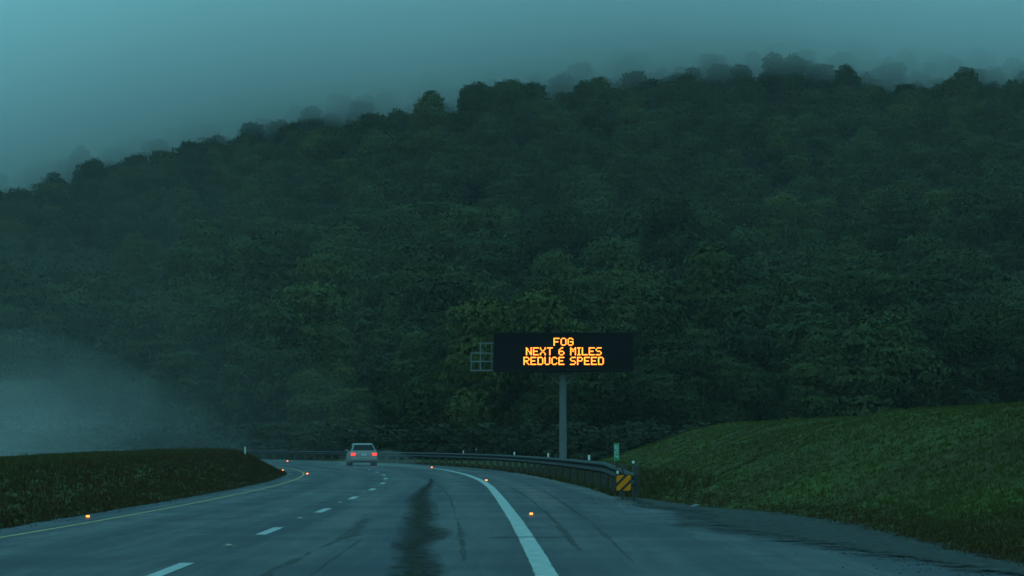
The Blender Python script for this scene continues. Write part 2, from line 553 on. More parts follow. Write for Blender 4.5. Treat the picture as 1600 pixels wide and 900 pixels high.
tag(o, 'broken white lane line between the two lanes', 'road marking', kind='structure')


# ragged dark patches and tyre streaks on the wet asphalt
def ragged(name, pts, z, material, label, step=0.12, rag=0.10, seed=1):
    """pts: (x_left, x_right, y)"""
    P = catmull([(p[0], p[1], p[2]) for p in pts], 10)
    ysq = np.arange(P[0, 2], P[-1, 2], step)
    A = np.interp(ysq, P[:, 2], P[:, 0]); B = np.interp(ysq, P[:, 2], P[:, 1])
    wv = np.clip((B - A), 0, 1)
    A = A + rag * wv * vnoise(ysq * 0.16, ysq * 0, seed, 3) * 2.4
    B = B + rag * wv * vnoise(ysq * 0.19, ysq * 0 + 5, seed + 7, 4) * 2.4
    V, Fq, ed = [], [], []
    for i in range(len(ysq)):
        ext = 0.20 * (B[i] - A[i]) + 0.01
        for k, e_ in enumerate((0, 0.5, 1, 0.5, 0)):
            x = A[i] - ext * 0.5 + (B[i] - A[i] + ext) * k / 4
            V.append((x, ysq[i], z)); ed.append(e_ * min(1, (i + 1) / 12, (len(ysq) - i) / 12))
        if i:
            for k in range(4):
                b0 = (i - 1) * 5 + k
                Fq.append((b0, b0 + 1, b0 + 6, b0 + 5))
    o = link(name, mesh_np(name, V, Fq, material, attrs={'edge': ed}))
    tag(o, label, 'road stain', kind='structure')


wear(M_film, 6.0, 1.0, 2.7, 2.6, 0.30)
wear(M_crack, 4.0, 1.3, 3.2, 3.0, 0.2)
ragged('road_stain', [(-1.00, -0.60, 18), (-1.10, -0.66, 24.9), (-1.22, -0.80, 29), (-1.40, -1.00, 32.5), (-1.48, -0.86, 36.6), (-1.62, -1.00, 40), (-1.78, -1.28, 44.6), (-2.06, -1.50, 54), (-2.36, -1.96, 64), (-2.52, -2.22, 74), (-2.70, -2.50, 86), (-2.95, -2.85, 98)],
       0.004, M_film, 'wide dark wet stain down the middle of the right lane', step=0.05, rag=0.08, seed=3)


def streak(pts, w, seed, label):
    ragged('tyre_streak', [(x - w / 2, x + w / 2, y) for x, y in pts], 0.004, M_crack, label, rag=0.6, seed=seed)


def gp(x, y):
    d = EYE * F / (y - 696)
    return ((x - 800) * d / F, d)


streak([gp(395, 915), gp(440, 885), gp(490, 858), gp(545, 830), gp(580, 808)], 0.15, 11, 'dark tyre streak crossing the lane left of the wide stain')
streak([gp(470, 905), gp(520, 872), gp(570, 840)], 0.05, 12, 'thin faint streak between the tyre streak and the stain')
streak([gp(725, 880), gp(720, 830), gp(705, 785), gp(690, 762), gp(672, 748)], 0.045, 13, 'thin dark streak between the stain and the white edge line')
streak([gp(905, 860), gp(862, 810), gp(820, 775), gp(790, 756)], 0.05, 14, 'thin dark seam just outside the white edge line')
streak([gp(990, 880), gp(930, 820), gp(880, 785), gp(845, 765)], 0.05, 15, 'faint dark seam across the right shoulder')

mb = MB()
for i in range(14):
    x = -0.25 + i * 0.07
    mb.add([(x, 35.5 + 0.02 * math.sin(i * 2.1), 0.008), (x + 0.07, 35.5 + 0.02 * math.sin(i * 2.1 + 2.1), 0.008), (x + 0.07, 35.62 + 0.02 * math.sin(i * 1.3 + 1.3), 0.008), (x, 35.62 + 0.02 * math.sin(i * 1.3), 0.008)], [(0, 1, 2, 3)])
tag(mb.build('pavement_joint', mat('dark joint sealant', (0.015, 0.016, 0.017), 0.6, spec=0.1)), 'dark pavement joint cutting across the white edge line', 'pavement joint', kind='structure')

# gravelly strip at the edge of the shoulder
ysq = np.arange(14, 62, 0.25)
A = np.stack([xr(ysq) - 0.25 - 2.4 * np.clip(1 - np.abs(ysq - 41) / 17, 0, 1) + 0.25 * vnoise(ysq * 0.7, ysq * 0, 31, 4), ysq], 1)
B = np.stack([xr(ysq) + 0.55 + 0.2 * vnoise(ysq * 0.7, ysq * 0, 32, 3), ysq], 1)
V, Fq = [], []
for i in range(len(ysq)):
    for kx in range(9):
        t = kx / 8
        x = A[i, 0] * (1 - t) + B[i, 0] * t
        z = 0.008 + 0.02 * math.sin(math.pi * min(1, t * 1.2)) * (0.5 + 0.5 * random.random())
        if x > xr(ysq[i]) - 0.1: z = max(z, float(ground_z(x, ysq[i])) + 0.012)
        V.append((x, ysq[i], z))
    if i:
        for kx in range(8):
            b0 = (i - 1) * 9 + kx
            Fq.append((b0, b0 + 1, b0 + 10, b0 + 9))
M_gstrip = mat('wet gravel bed', (0.045, 0.045, 0.043), 0.85, spec=0.06, noise_amt=0.7, nscale=9, bump=1.0)
wear(M_gstrip, 2.5, 1.45, 2.3, 3.0)
o = link('gravel_strip', mesh_np('gravel_strip', V, Fq, M_gstrip, attrs={'edge': [(0, .25, .5, .8, 1, 1, 1, .6, 0)[k % 9] for k in range(len(V))]}))
tag(o, 'dark wet gravel strip between the shoulder and the grass bank', 'gravel', kind='stuff')

# loose stones along both edges, one heap of many
V, Fq = [], []
for i in range(3600):
    if random.random() < 0.72:
        y = random.uniform(22, 62); x = float(xr(y)) + random.gauss(-0.15, 0.45)
    else:
        y = random.uniform(26, 110); x = float(xl(y)) + random.gauss(0.05, 0.16)
    r = random.uniform(0.006, 0.018)
    z = max(0.0, float(ground_z(x, y))) + r * 0.3
    c = Vector((x, y, z)); b0 = len(V)
    ang = random.random() * 6.28
    pts = [(1, 0, 0), (0, 1, 0), (-1, 0, 0), (0, -1, 0), (0, 0, 0.8), (0, 0, -0.6)]
    for p in pts:
        q = Vector(p) * r * random.uniform(0.7, 1.3)
        V.append(c + Vector((q.x * math.cos(ang) - q.y * math.sin(ang), q.x * math.sin(ang) + q.y * math.cos(ang), q.z)))
    for f in ((0, 1, 4), (1, 2, 4), (2, 3, 4), (3, 0, 4), (1, 0, 5), (2, 1, 5), (3, 2, 5), (0, 3, 5)):
        Fq.append(tuple(b0 + j for j in f))
o = link('gravel', mesh_np('gravel', V, Fq, M_gravel))
tag(o, 'loose wet stones scattered along both road edges', 'gravel', kind='stuff')


# ------------------------------------------------------------------ grass
def foliage_mat(name, cols, spread=0.35, nscale=0.5, rough=0.65, objrand=True, attr=None, bright=0.35):
    m = bpy.data.materials.new(name); m.use_nodes = True
    t = m.node_tree; b = t.nodes['Principled BSDF']
    b.inputs['Roughness'].default_value = rough
    b.inputs['Specular IOR Level'].default_value = 0.08
    rp = t.nodes.new('ShaderNodeValToRGB')
    rp.color_ramp.elements[0].color = (*cols[0], 1)
    rp.color_ramp.elements[1].color = (*cols[-1], 1)
    for i, cc in enumerate(cols[1:-1]):
        e = rp.color_ramp.elements.new((i + 1) / (len(cols) - 1)); e.color = (*cc, 1)
    c = t.nodes.new('ShaderNodeTexCoord')
    n = t.nodes.new('ShaderNodeTexNoise'); n.inputs['Scale'].default_value = nscale; n.inputs['Detail'].default_value = 4
    t.links.new(c.outputs['Object'], n.inputs['Vector'])
    mr = t.nodes.new('ShaderNodeMapRange'); mr.inputs['From Min'].default_value = 0.3; mr.inputs['From Max'].default_value = 0.7
    mr.inputs['To Min'].default_value = -spread; mr.inputs['To Max'].default_value = spread
    t.links.new(n.outputs['Fac'], mr.inputs['Value'])
    ad = t.nodes.new('ShaderNodeMath'); ad.operation = 'ADD'; ad.use_clamp = True
    if objrand:
        oi = t.nodes.new('ShaderNodeObjectInfo'); src = oi.outputs['Random']
    else:
        aa = t.nodes.new('ShaderNodeAttribute'); aa.attribute_name = attr; src = aa.outputs['Fac']
    t.links.new(src, ad.inputs[0]); t.links.new(mr.outputs[0], ad.inputs[1])
    t.links.new(ad.outputs[0], rp.inputs[0])
    col_out = rp.outputs[0]
    if objrand:
        ml = t.nodes.new('ShaderNodeMath'); ml.operation = 'MULTIPLY'; ml.inputs[1].default_value = 13.7
        fr = t.nodes.new('ShaderNodeMath'); fr.operation = 'FRACT'
        t.links.new(src, ml.inputs[0]); t.links.new(ml.outputs[0], fr.inputs[0])
        m2 = t.nodes.new('ShaderNodeMapRange'); m2.inputs['To Min'].default_value = 1 - bright; m2.inputs['To Max'].default_value = 1 + bright
        t.links.new(fr.outputs[0], m2.inputs['Value'])
        v = t.nodes.new('ShaderNodeVectorMath'); v.operation = 'SCALE'
        t.links.new(col_out, v.inputs[0]); t.links.new(m2.outputs[0], v.inputs['Scale'])
        col_out = v.outputs[0]
    t.links.new(col_out, b.inputs['Base Color'])
    return m


M_grass = foliage_mat('grass blades', [(0.066, 0.038, 0.016), (0.068, 0.052, 0.016), (0.070, 0.083, 0.018)], 0.25, 0.35, objrand=False, attr='tone')


def blades(name, X, Y, h0, h1, tone, per=5, wd=0.012):
    n = len(X)
    Z = ground_z(X, Y)
    X = np.repeat(X, per) + RNG.normal(0, 0.035, n * per); Y = np.repeat(Y, per) + RNG.normal(0, 0.035, n * per)
    Z = np.repeat(Z, per) - 0.02; T = np.repeat(tone, per) + RNG.normal(0, 0.10, n * per)
    N = n * per
    H = RNG.uniform(h0, h1, N) * np.repeat(RNG.uniform(0.6, 1.25, n), per)
    ang = RNG.uniform(0, 6.283, N); lean = RNG.uniform(0.1, 0.65, N) * H
    la = RNG.uniform(0, 6.283, N)
    w = wd * RNG.uniform(0.7, 1.5, N)
    dx, dy = np.cos(ang) * w, np.sin(ang) * w
    lx, ly = np.cos(la) * lean, np.sin(la) * lean
    P0 = np.stack([X - dx, Y - dy, Z], 1); P1 = np.stack([X + dx, Y + dy, Z], 1)
    P2 = np.stack([X + dx * .7 + lx * .4, Y + dy * .7 + ly * .4, Z + H * .6], 1); P3 = np.stack([X - dx * .7 + lx * .4, Y - dy * .7 + ly * .4, Z + H * .6], 1)
    P4 = np.stack([X + lx, Y + ly, Z + H * 0.95], 1)
    Vv = np.stack([P0, P1, P2, P3, P4], 1).reshape(-1, 3)
    b = np.arange(N) * 5
    tr = np.concatenate([np.stack([b, b + 1, b + 2], 1), np.stack([b, b + 2, b + 3], 1), np.stack([b + 3, b + 2, b + 4], 1)])
    return mesh_np(name, Vv, tr, M_grass, attrs={'tone': np.clip(np.repeat(T, 5), 0, 1)})


# right bank
n = 70000
Y = 24 + RNG.random(n) ** 1.0 * 112
Smax = np.minimum(0.20 * Y + 1.5 - xr(Y), 24); Smax = np.maximum(Smax, 2.5)
s_ = 0.25 + RNG.random(n) * Smax
X = xr(Y) + s_
tone = 0.30 + 0.6 * sstep(0.3, 3.0, s_) + 0.2 * vnoise(X / 3, Y / 5, 41, 3)
keep = RNG.random(n) < (0.35 + 0.65 * sstep(0.2, 1.0, s_))
X, Y, tone, s_ = X[keep], Y[keep], tone[keep], s_[keep]
o = link('grass', blades('grass', X, Y, 0.035, 0.085, tone, 6, 0.008))
tag(o, 'short green grass covering the right hand bank', 'grass', kind='stuff')
# left berm
n = 70000
Y = 24 + RNG.random(n) * 180
q_ = 0.0 + RNG.random(n) ** 1.2 * 11
X = xl(Y) - q_
tone = 0.05 + 0.6 * sstep(1.5, 5.0, q_) + 0.2 * vnoise(X / 2, Y / 5, 42, 3)
o = link('grass', blades('grass', X, Y, 0.04, 0.13, tone, 6, 0.012))
tag(o, 'rough brown and green grass covering the berm left of the road', 'grass', kind='stuff')
# taller weeds poking up along the berm's top and at the guardrail foot
n = 900
Y = 30 + RNG.random(n) * 110
q_ = RNG.uniform(2.5, 7, n)
X = xl(Y) - q_
X2Y = RNG.uniform(60, 200, 2600); X2 = xr(X2Y) + RNG.uniform(0.1, 2.2, 2600)
X = np.concatenate([X, X2]); Y = np.concatenate([Y, X2Y])
o = link('weeds', blades('weeds', X, Y, 0.10, 0.26, np.full(len(X), 0.45), 6, 0.010))
tag(o, 'taller weeds along the berm top and under the guardrail', 'weeds', kind='stuff')


# ------------------------------------------------------------------ trees
M_leaf = foliage_mat('broadleaf foliage', [(0.034, 0.040, 0.015), (0.044, 0.053, 0.017), (0.052, 0.062, 0.018), (0.042, 0.053, 0.021), (0.068, 0.074, 0.018)], 0.12, 0.25, bright=0.30)


def crown_arrays(seed, H=14.0, W=5.2, leaves=5200, lf=0.30):
    """irregular crown of leaf sprays spread over many lobes; base of tree at origin"""
    r = np.random.default_rng(seed)
    lobes = []
    nl = r.integers(13, 20)
    for i in range(nl):
        a = r.random() * 6.283; e = r.random()
        rad = W * 0.62 * math.sqrt(r.random()) * (1 - 0.45 * e)
        z = H * (0.34 + 0.52 * e)
        lobes.append((rad * math.cos(a), rad * math.sin(a), z, W * r.uniform(0.28, 0.50), W * r.uniform(0.22, 0.40)))
    lobes.append((r.normal(0, .4), r.normal(0, .4), H * 0.84, W * 0.36, W * 0.36))
    for i in range(6):
        a = r.random() * 6.283
        lobes.append((W * 0.6 * math.cos(a), W * 0.6 * math.sin(a), H * r.uniform(0.2, 0.42), W * 0.34, W * 0.32))
    L = np.array(lobes)
    wgt = L[:, 3] ** 2; wgt /= wgt.sum()
    idx = r.choice(len(L), leaves, p=wgt)
    d = r.normal(size=(leaves, 3)); d[:, 2] += 0.35; d /= np.linalg.norm(d, axis=1)[:, None]
    lump = 1 + 0.14 * np.sin(d[:, 0] * 7 + idx) * np.sin(d[:, 1] * 8 + idx * 2) + 0.12 * np.sin(d[:, 2] * 11 + idx)
    rad = (0.80 + 0.24 * r.random(leaves) ** 0.6) * lump
    C = np.stack([L[idx, 0] + d[:, 0] * L[idx, 3] * rad, L[idx, 1] + d[:, 1] * L[idx, 3] * rad, L[idx, 2] + d[:, 2] * L[idx, 4] * rad], 1)
    # leaf spray: a bent quad
    nrm = d * 1.5 + r.normal(0, 0.5, (leaves, 3)); nrm /= np.linalg.norm(nrm, axis=1)[:, None]
    t = np.cross(nrm, r.normal(size=(leaves, 3))); t /= np.linalg.norm(t, axis=1)[:, None]
    bt = np.cross(nrm, t)
    sz = (lf * r.uniform(0.55, 1.35, leaves))[:, None]
    j = lambda: r.uniform(0.6, 1.2, (leaves, 1))
    V = np.stack([C - t * sz * j() - nrm * sz * .25, C - bt * sz * .8 * j(), C + t * sz * j() - nrm * sz * .25, C + bt * sz * .8 * j()], 1).reshape(-1, 3)
    b = np.arange(leaves) * 4
    Fq = np.stack([b, b + 1, b + 2, b + 3], 1)
    # inner twig mass: small rough lobes, well inside the leaves
    return V, Fq, L


def trunk_mesh(seed, H, L):
    r = random.Random(seed)
    mb = MB()
    pts = [Vector((0, 0, -1.0))]
    p = Vector((0, 0, 0))
    for i in range(5):
        pts.append(p.copy()); p = p + Vector((r.uniform(-.25, .25), r.uniform(-.25, .25), H * 0.14))
    rad = [0.34, 0.28, 0.24, 0.20, 0.15, 0.10]
    for i in range(5): mb.tube(pts[i], pts[i + 1], rad[i], 8, rad[i + 1])
    for l in L[:9]:
        st = pts[r.randint(3, 5)]
        e = Vector((l[0], l[1], l[2]))
        mid = st.lerp(e, 0.5) + Vector((0, 0, 0.4))
        mb.tube(st, mid, 0.10, 6, 0.06); mb.tube(mid, e, 0.06, 6, 0.02)
    me = bpy.data.meshes.new('trunk')
    me.from_pydata([tuple(v) for v in mb.v], [], mb.f); me.materials.append(M_bark); me.update()
    return me


PROTO = []
specs = [(14, 6.3), (15.5, 6.9), (12.5, 6.0), (16, 6.4), (13, 6.8), (14.5, 5.6), (12.0, 5.6), (15, 6.6)]
for i, (H, Wd) in enumerate(specs):
    V, Fq, L = crown_arrays(100 + i, H, Wd, 17000, 0.235)
    PROTO.append((mesh_np('crown', V, Fq, M_leaf), trunk_mesh(i, H, L), Wd))

# planting: jittered grid over the hillside in front of, and a little beside, the view
P = []
y = 268.0
while y < 900:
    st = np.interp(y, [260, 420, 900], [8.6, 9.4, 9.6])
    half = 0.28 * y + 24
    x = -half - st
    while x < half + st:
        xx = x + random.uniform(-.42, .42) * st; yy = y + random.uniform(-.42, .42) * st
        P.append((xx, yy)); x += st
    y += st * 0.95
P = np.array(P)
# keep the road corridor (it leaves to the left) free
u = 800 + F * P[:, 0] / P[:, 1]
foot = 276 + 0.0 * P[:, 0] + 5 * vnoise(P[:, 0] / 14, P[:, 0] * 0, 55, 2) + np.where(P[:, 0] < -20, (-P[:, 0] - 20) * 0.7, 0) - np.where(P[:, 0] > 5, 14, 0) 
P = P[P[:, 1] > foot]
Z = ground_z(P[:, 0], P[:, 1])
sc = (1 + RNG.uniform(-1, 1, len(P)) * np.interp(P[:, 1], [260, 600, 800], [0.32, 0.28, 0.14])) * np.interp(P[:, 1], [260, 330, 900], [0.80, 1.0, 1.0])
pid = RNG.integers(0, 8, len(P))
rot = RNG.uniform(0, 6.283, len(P))
scz = RNG.uniform(0.85, 1.15, len(P))
inview = (np.abs(P[:, 0] / P[:, 1]) < 0.195)
size = np.where(inview, sc / P[:, 1], 0)
order = np.argsort(-size)
ind = order[:296]
mask = np.zeros(len(P), bool); mask[ind] = True

crown_src = []


def tree_label(x, y):
    uu = 800 + F * x / y
    vv = 696 - (float(ground_z(x, y)) + 9 - EYE) * F / y
    low = 'at the foot of the wooded hill' if y < 300 else ('on the lower slope of the hill' if y < 350 else 'higher up the lower slope')
    if uu < 220: s = 'behind the mist at the left edge'
    elif uu < 430: s = 'above the grass berm'
    elif uu < 540: s = 'left of the car'
    elif uu < 620: s = 'straight above the car'
    elif uu < 735: s = 'between the car and the message sign'
    elif uu < 990: s = 'behind the message sign'
    elif uu < 1200: s = 'just right of the message sign'
    elif uu < 1400: s = 'behind the middle of the right bank'
    else: s = 'behind the right end of the bank'
    return 'leafy tree %s, %s' % (low, s), 'trees %s, %s' % (low, s)


def place_tree(x, y, z, s, sz, r_, p):
    cm, tm, wd = PROTO[p]
    e = bpy.data.objects.new('tree', None); COL.objects.link(e)
    e.location = (x, y, z); e.rotation_euler = (0, 0, r_); e.scale = (s, s, s * sz)
    lb, gr = tree_label(x, y)
    tag(e, lb, 'tree', gr)
    c = bpy.data.objects.new('crown', cm); COL.objects.link(c); c.parent = e
    t = bpy.data.objects.new('trunk', tm); COL.objects.link(t); t.parent = e
    return c


seen = {}
for i in ind:
    c = place_tree(P[i, 0], P[i, 1], Z[i], sc[i], scz[i], rot[i], int(pid[i]))
    seen.setdefault(int(pid[i]), c)

# the rest of the wood, one mass
rest = np.where(~mask)[0]
nu = len(rest)
me = bpy.data.meshes.new('woods')
me.vertices.add(nu)
me.vertices.foreach_set('co', np.stack([P[rest, 0], P[rest, 1], Z[rest]], 1).astype(np.float32).ravel())
at = me.attributes.new('pick', 'INT', 'POINT'); at.data.foreach_set('value', pid[rest].astype(np.int32))
at = me.attributes.new('turn', 'FLOAT_VECTOR', 'POINT'); at.data.foreach_set('vector', np.stack([rot[rest] * 0, rot[rest] * 0, rot[rest]], 1).astype(np.float32).ravel())
at = me.attributes.new('size', 'FLOAT_VECTOR', 'POINT'); at.data.foreach_set('vector', np.stack([sc[rest], sc[rest], sc[rest] * scz[rest]], 1).astype(np.float32).ravel())
me.update()


def scatter_group(name, objs):
    ng = bpy.data.node_groups.new(name, 'GeometryNodeTree')
    ng.interface.new_socket('Geometry', in_out='INPUT', socket_type='NodeSocketGeometry')
    ng.interface.new_socket('Geometry', in_out='OUTPUT', socket_type='NodeSocketGeometry')
    gi = ng.nodes.new('NodeGroupInput'); go = ng.nodes.new('NodeGroupOutput')
    iop = ng.nodes.new('GeometryNodeInstanceOnPoints')
    jn = ng.nodes.new('GeometryNodeJoinGeometry')
    for ob in reversed(objs):
        oi = ng.nodes.new('GeometryNodeObjectInfo'); oi.transform_space = 'ORIGINAL'
        oi.inputs['Object'].default_value = ob; oi.inputs['As Instance'].default_value = True
        ng.links.new(oi.outputs['Geometry'], jn.inputs[0])
    def attr(nm, ty):
        a = ng.nodes.new('GeometryNodeInputNamedAttribute'); a.data_type = ty; a.inputs['Name'].default_value = nm
        return [o for o in a.outputs if o.enabled][0]
    ng.links.new(gi.outputs[0], iop.inputs['Points'])
    ng.links.new(jn.outputs[0], iop.inputs['Instance'])
    iop.inputs['Pick Instance'].default_value = True
    ng.links.new(attr('pick', 'INT'), iop.inputs['Instance Index'])
    ng.links.new(attr('turn', 'FLOAT_VECTOR'), iop.inputs['Rotation'])
    ng.links.new(attr('size', 'FLOAT_VECTOR'), iop.inputs['Scale'])
    ng.links.new(iop.outputs[0], go.inputs[0])
    return ng


objs = [seen[k] for k in range(8)]
ng = scatter_group('wood scatter', objs)
woods = link('woods', me)
md = woods.modifiers.new('scatter', 'NODES'); md.node_group = ng
tag(woods, 'dense wood covering the upper hill up to the misty ridge', 'woods', kind='stuff')

# undergrowth at the foot of the wood
V, Fq, L = crown_arrays(300, 2.6, 2.1, 1500, 0.20)
V[:, 2] -= 0.5
n = 420
ux = RNG.uniform(-75, 75, n); uy = 262 + RNG.uniform(0, 22, n) + np.where(ux < -20, (-ux - 20) * 0.7, 0) - np.where(ux > 5, 14, 0)
uz = ground_z(ux, uy)
VV, FF = [], []
for i in range(n):
    a_ = RNG.uniform(0, 6.28); s1 = RNG.uniform(0.6, 1.5)
    c_, s_2 = math.cos(a_), math.sin(a_)
    Q = V[:6000:2 * 1] if False else V
    X_ = Q[:, 0] * c_ - Q[:, 1] * s_2; Y_ = Q[:, 0] * s_2 + Q[:, 1] * c_
    VV.append(np.stack([X_ * s1 * 1.2 + ux[i], Y_ * s1 + uy[i], Q[:, 2] * s1 + uz[i]], 1)); FF.append(Fq + i * len(V))
M_under = foliage_mat('undergrowth foliage', [(0.020, 0.024, 0.012), (0.034, 0.038, 0.016)], 0.4, 0.2, bright=0.0)
o = link('undergrowth', mesh_np('undergrowth', np.concatenate(VV), np.concatenate(FF), M_under))
tag(o, 'dark undergrowth along the foot of the wood behind the guardrail', 'undergrowth', kind='stuff')

# ------------------------------------------------------------------ variable message sign
FONT = {'F': '11111 10000 10000 11110 10000 10000 10000', 'O': '01110 10001 10001 10001 10001 10001 01110', 'G': '01110 10001 10000 10111 10001 10001 01110',
        'N': '10001 11001 11001 10101 10011 10011 10001', 'E': '11111 10000 10000 11110 10000 10000 11111', 'X': '10001 10001 01010 00100 01010 10001 10001',
        'T': '11111 00100 00100 00100 00100 00100 00100', '6': '00110 01000 10000 11110 10001 10001 01110', 'M': '10001 11011 10101 10101 10001 10001 10001',
        'I': '111 010 010 010 010 010 111', 'L': '10000 10000 10000 10000 10000 10000 11111', 'S': '01111 10000 10000 01110 00001 00001 11110',
        'R': '11110 10001 10001 11110 10100 10010 10001', 'D': '11110 10001 10001 10001 10001 10001 11110', 'U': '10001 10001 10001 10001 10001 10001 01110',
        'C': '01110 10001 10000 10000 10000 10001 01110', 'P': '11110 10001 10001 11110 10000 10000 10000', ' ': '000 000 000 000 000 000 000'}
SD = 150.0
sgn = empty('message_sign', (px(880, 720, SD).x, SD, float(ground_z(px(880, 720, SD).x, SD))))
tag(sgn, 'black overhead message sign reading FOG NEXT 6 MILES REDUCE SPEED in amber lights', 'message sign')
base = sgn.location.copy()


def L3(x, y, d=SD):       # into the sign's own frame
    return px(x, y, d) - base


zt, zb = L3(880, 519.5).z, L3(880, 580.5).z
xl_, xr_2 = L3(771.5, 550).x, L3(990.5, 550).x
mb = MB(); mb.box(((xl_ + xr_2) / 2, 0.55, (zt + zb) / 2), (xr_2 - xl_, 1.0, zt - zb))
cab = mb.build('cabinet', M_black, sgn, bevel=0.03)
mb = MB()
e = 0.10
for (cx_, cz_, w_, h_) in (((xl_ + xr_2) / 2, zt - e / 2, xr_2 - xl_ - .02, e), ((xl_ + xr_2) / 2, zb + e / 2, xr_2 - xl_ - .02, e)):
    mb.box((cx_, 0.0, cz_), (w_, 0.08, h_))
for cx_ in (xl_ + e / 2, xr_2 - e / 2):
    mb.box((cx_, 0.0, (zt + zb) / 2), (e, 0.08, zt - zb - 2 * e - 0.004))
mb.build('bezel', M_black, cab)
mb = MB(); mb.box(((xl_ + xr_2) / 2, 0.032, (zt + zb) / 2), (xr_2 - xl_ - 2 * e - .01, 0.03, zt - zb - 2 * e - .01))
disp = mb.build('display', M_lens, sgn)
rows = [('FOG', 865.0, 896.0, 527.9, 540.1), ('NEXT 6 MILES', 821.8, 940.0, 542.7, 555.1), ('REDUCE SPEED', 818.0, 943.5, 557.6, 570.2)]
for txt, x0, x1, y0, y1 in rows:
    nc = sum(len(FONT[c].split()[0]) for c in txt) + (len(txt) - 1) * 1.0
    pa, pb = L3(x0, y0), L3(x1, y1)
    pw = (pb.x - pa.x) / nc; ph = (pa.z - pb.z) / 7
    mb = MB(); cx_ = pa.x
    for ch in txt:
        rws = FONT[ch].split()
        for j, rw in enumerate(rws):
            for i_, b_ in enumerate(rw):
                if b_ == '1':
                    c0 = Vector((cx_ + (i_ + .5) * pw, 0.0, pa.z - (j + .5) * ph))
                    rx, rz_ = pw * 0.60, ph * 0.56
                    n8 = 8
                    vs = []
                    for yo in (0.006, 0.022):
                        vs += [c0 + Vector((rx * math.cos(2 * math.pi * (q + .5) / n8), yo - 0.012 + 0.0, rz_ * math.sin(2 * math.pi * (q + .5) / n8))) for q in range(n8)]
                    off = 0.0008 * ((i_ + 2 * j) % 4)
                    vs = [v + Vector((0, -off, 0)) for v in vs]
                    mb.add(vs, [tuple(range(n8))] + [(q, (q + 1) % n8, n8 + (q + 1) % n8, n8 + q) for q in range(n8)])
        cx_ += (len(rws[0]) + 1) * pw
    t = mb.build('lettering', M_led, disp)
    t['label'] = 'amber lit line reading ' + txt
# post, torsion arm and base
mb = MB(); mb.tube((0, 0.75, -0.3), (0, 0.75, zb - 0.02), 0.21, 20, 0.19)
mb.build('post', M_steel, sgn, smooth=False)
mb = MB(); mb.tube((0, 0.75, -0.02), (0, 0.75, 0.05), 0.38, 20); mb.build('base_plate', M_steel, sgn)
mb = MB()
mb.box((0, 0.75, zb - 0.10), (1.3, 0.30, 0.16)); 
for sx in (-1, 1): mb.tube((sx * 0.1, 0.75, zb - 0.75), (sx * 0.75, 0.75, zb - 0.16), 0.05, 8)
mb.build('bracket', M_steel, sgn, bevel=0.01)
# maintenance platform with railing on the left end
plat = MB()
P_ = lambda x, y, dy: Vector((L3(x, y).x, dy, L3(x, y).z))
plat.box((L3(753, 0).x, 0.62, L3(0, 578.5).z), (L3(771, 0).x - L3(735, 0).x, 0.85, 0.06))
pl = plat.build('platform', M_alu, sgn)
rail = MB()
for dy in (0.22, 1.02):
    for xx_ in (750.5, 768):
        rail.tube(P_(xx_, 578, dy), P_(xx_, 535, dy), 0.026, 6)
    rail.tube(P_(736, 578, dy), P_(736, 551, dy), 0.022, 6)
    rail.tube(P_(748, 536, dy), P_(770.5, 536, dy), 0.028, 6)
    rail.tube(P_(735, 551.5, dy), P_(770.5, 551.5, dy), 0.028, 6)
    rail.tube(P_(734, 564.5, dy), P_(770.5, 564.5, dy), 0.028, 6)
for yy_ in (551.5, 564.5): rail.tube(P_(736, yy_, 0.22), P_(736, yy_, 1.02), 0.026, 6)
rail.build('railing', M_alu, pl)

# ------------------------------------------------------------------ guardrail
rail_y = np.linspace(62, 300, 400)
c_rail = np.stack([xr(rail_y) + 0.32, rail_y], 1)
# parametric curve so the far bend is followed
cc = cR[(cR[:, 1] > 62)]
cumr = np.concatenate([[0], np.cumsum(np.linalg.norm(np.diff(cc, axis=0), axis=1))])
ss = np.arange(0, cumr[-1], 0.95)
cr = np.stack([np.interp(ss, cumr, cc[:, k]) for k in (0, 1)], 1)
cr = offset(cr, -0.38)
tn = np.gradient(cr, axis=0); tn /= np.linalg.norm(tn, axis=1)[:, None]
nn = np.stack([-tn[:, 1], tn[:, 0]], 1)          # towards the road (left)
gr = empty('guardrail', (cr[0, 0], cr[0, 1], 0))
tag(gr, 'long steel guardrail following the outside of the bend', 'guardrail')
prof = [(-0.155, 0.0), (-0.125, 0.045), (-0.085, 0.075), (-0.045, 0.045), (0, 0.0), (0.045, 0.045), (0.085, 0.075), (0.125, 0.045), (0.155, 0.0)]
rings = []
b3 = Vector((cr[0, 0], cr[0, 1], 0))
for i in range(len(cr)):
    hz = np.interp(ss[i], [0, 4, 10], [0.40, 0.50, 0.60])
    rings.append([Vector((cr[i, 0] + nn[i, 0] * (p[1] + .10), cr[i, 1] + nn[i, 1] * (p[1] + .10), hz + p[0])) - b3 for p in prof]
                 + [Vector((cr[i, 0] + nn[i, 0] * (p[1] + .092), cr[i, 1] + nn[i, 1] * (p[1] + .092), hz + p[0])) - b3 for p in reversed(prof)])
mb = MB(); mb.loft(rings); mb.build('rail_beam', M_galv, gr)
pm, rm = None, None
M_refl = mat('white reflector', (0.85, 0.85, 0.78), 0.3)
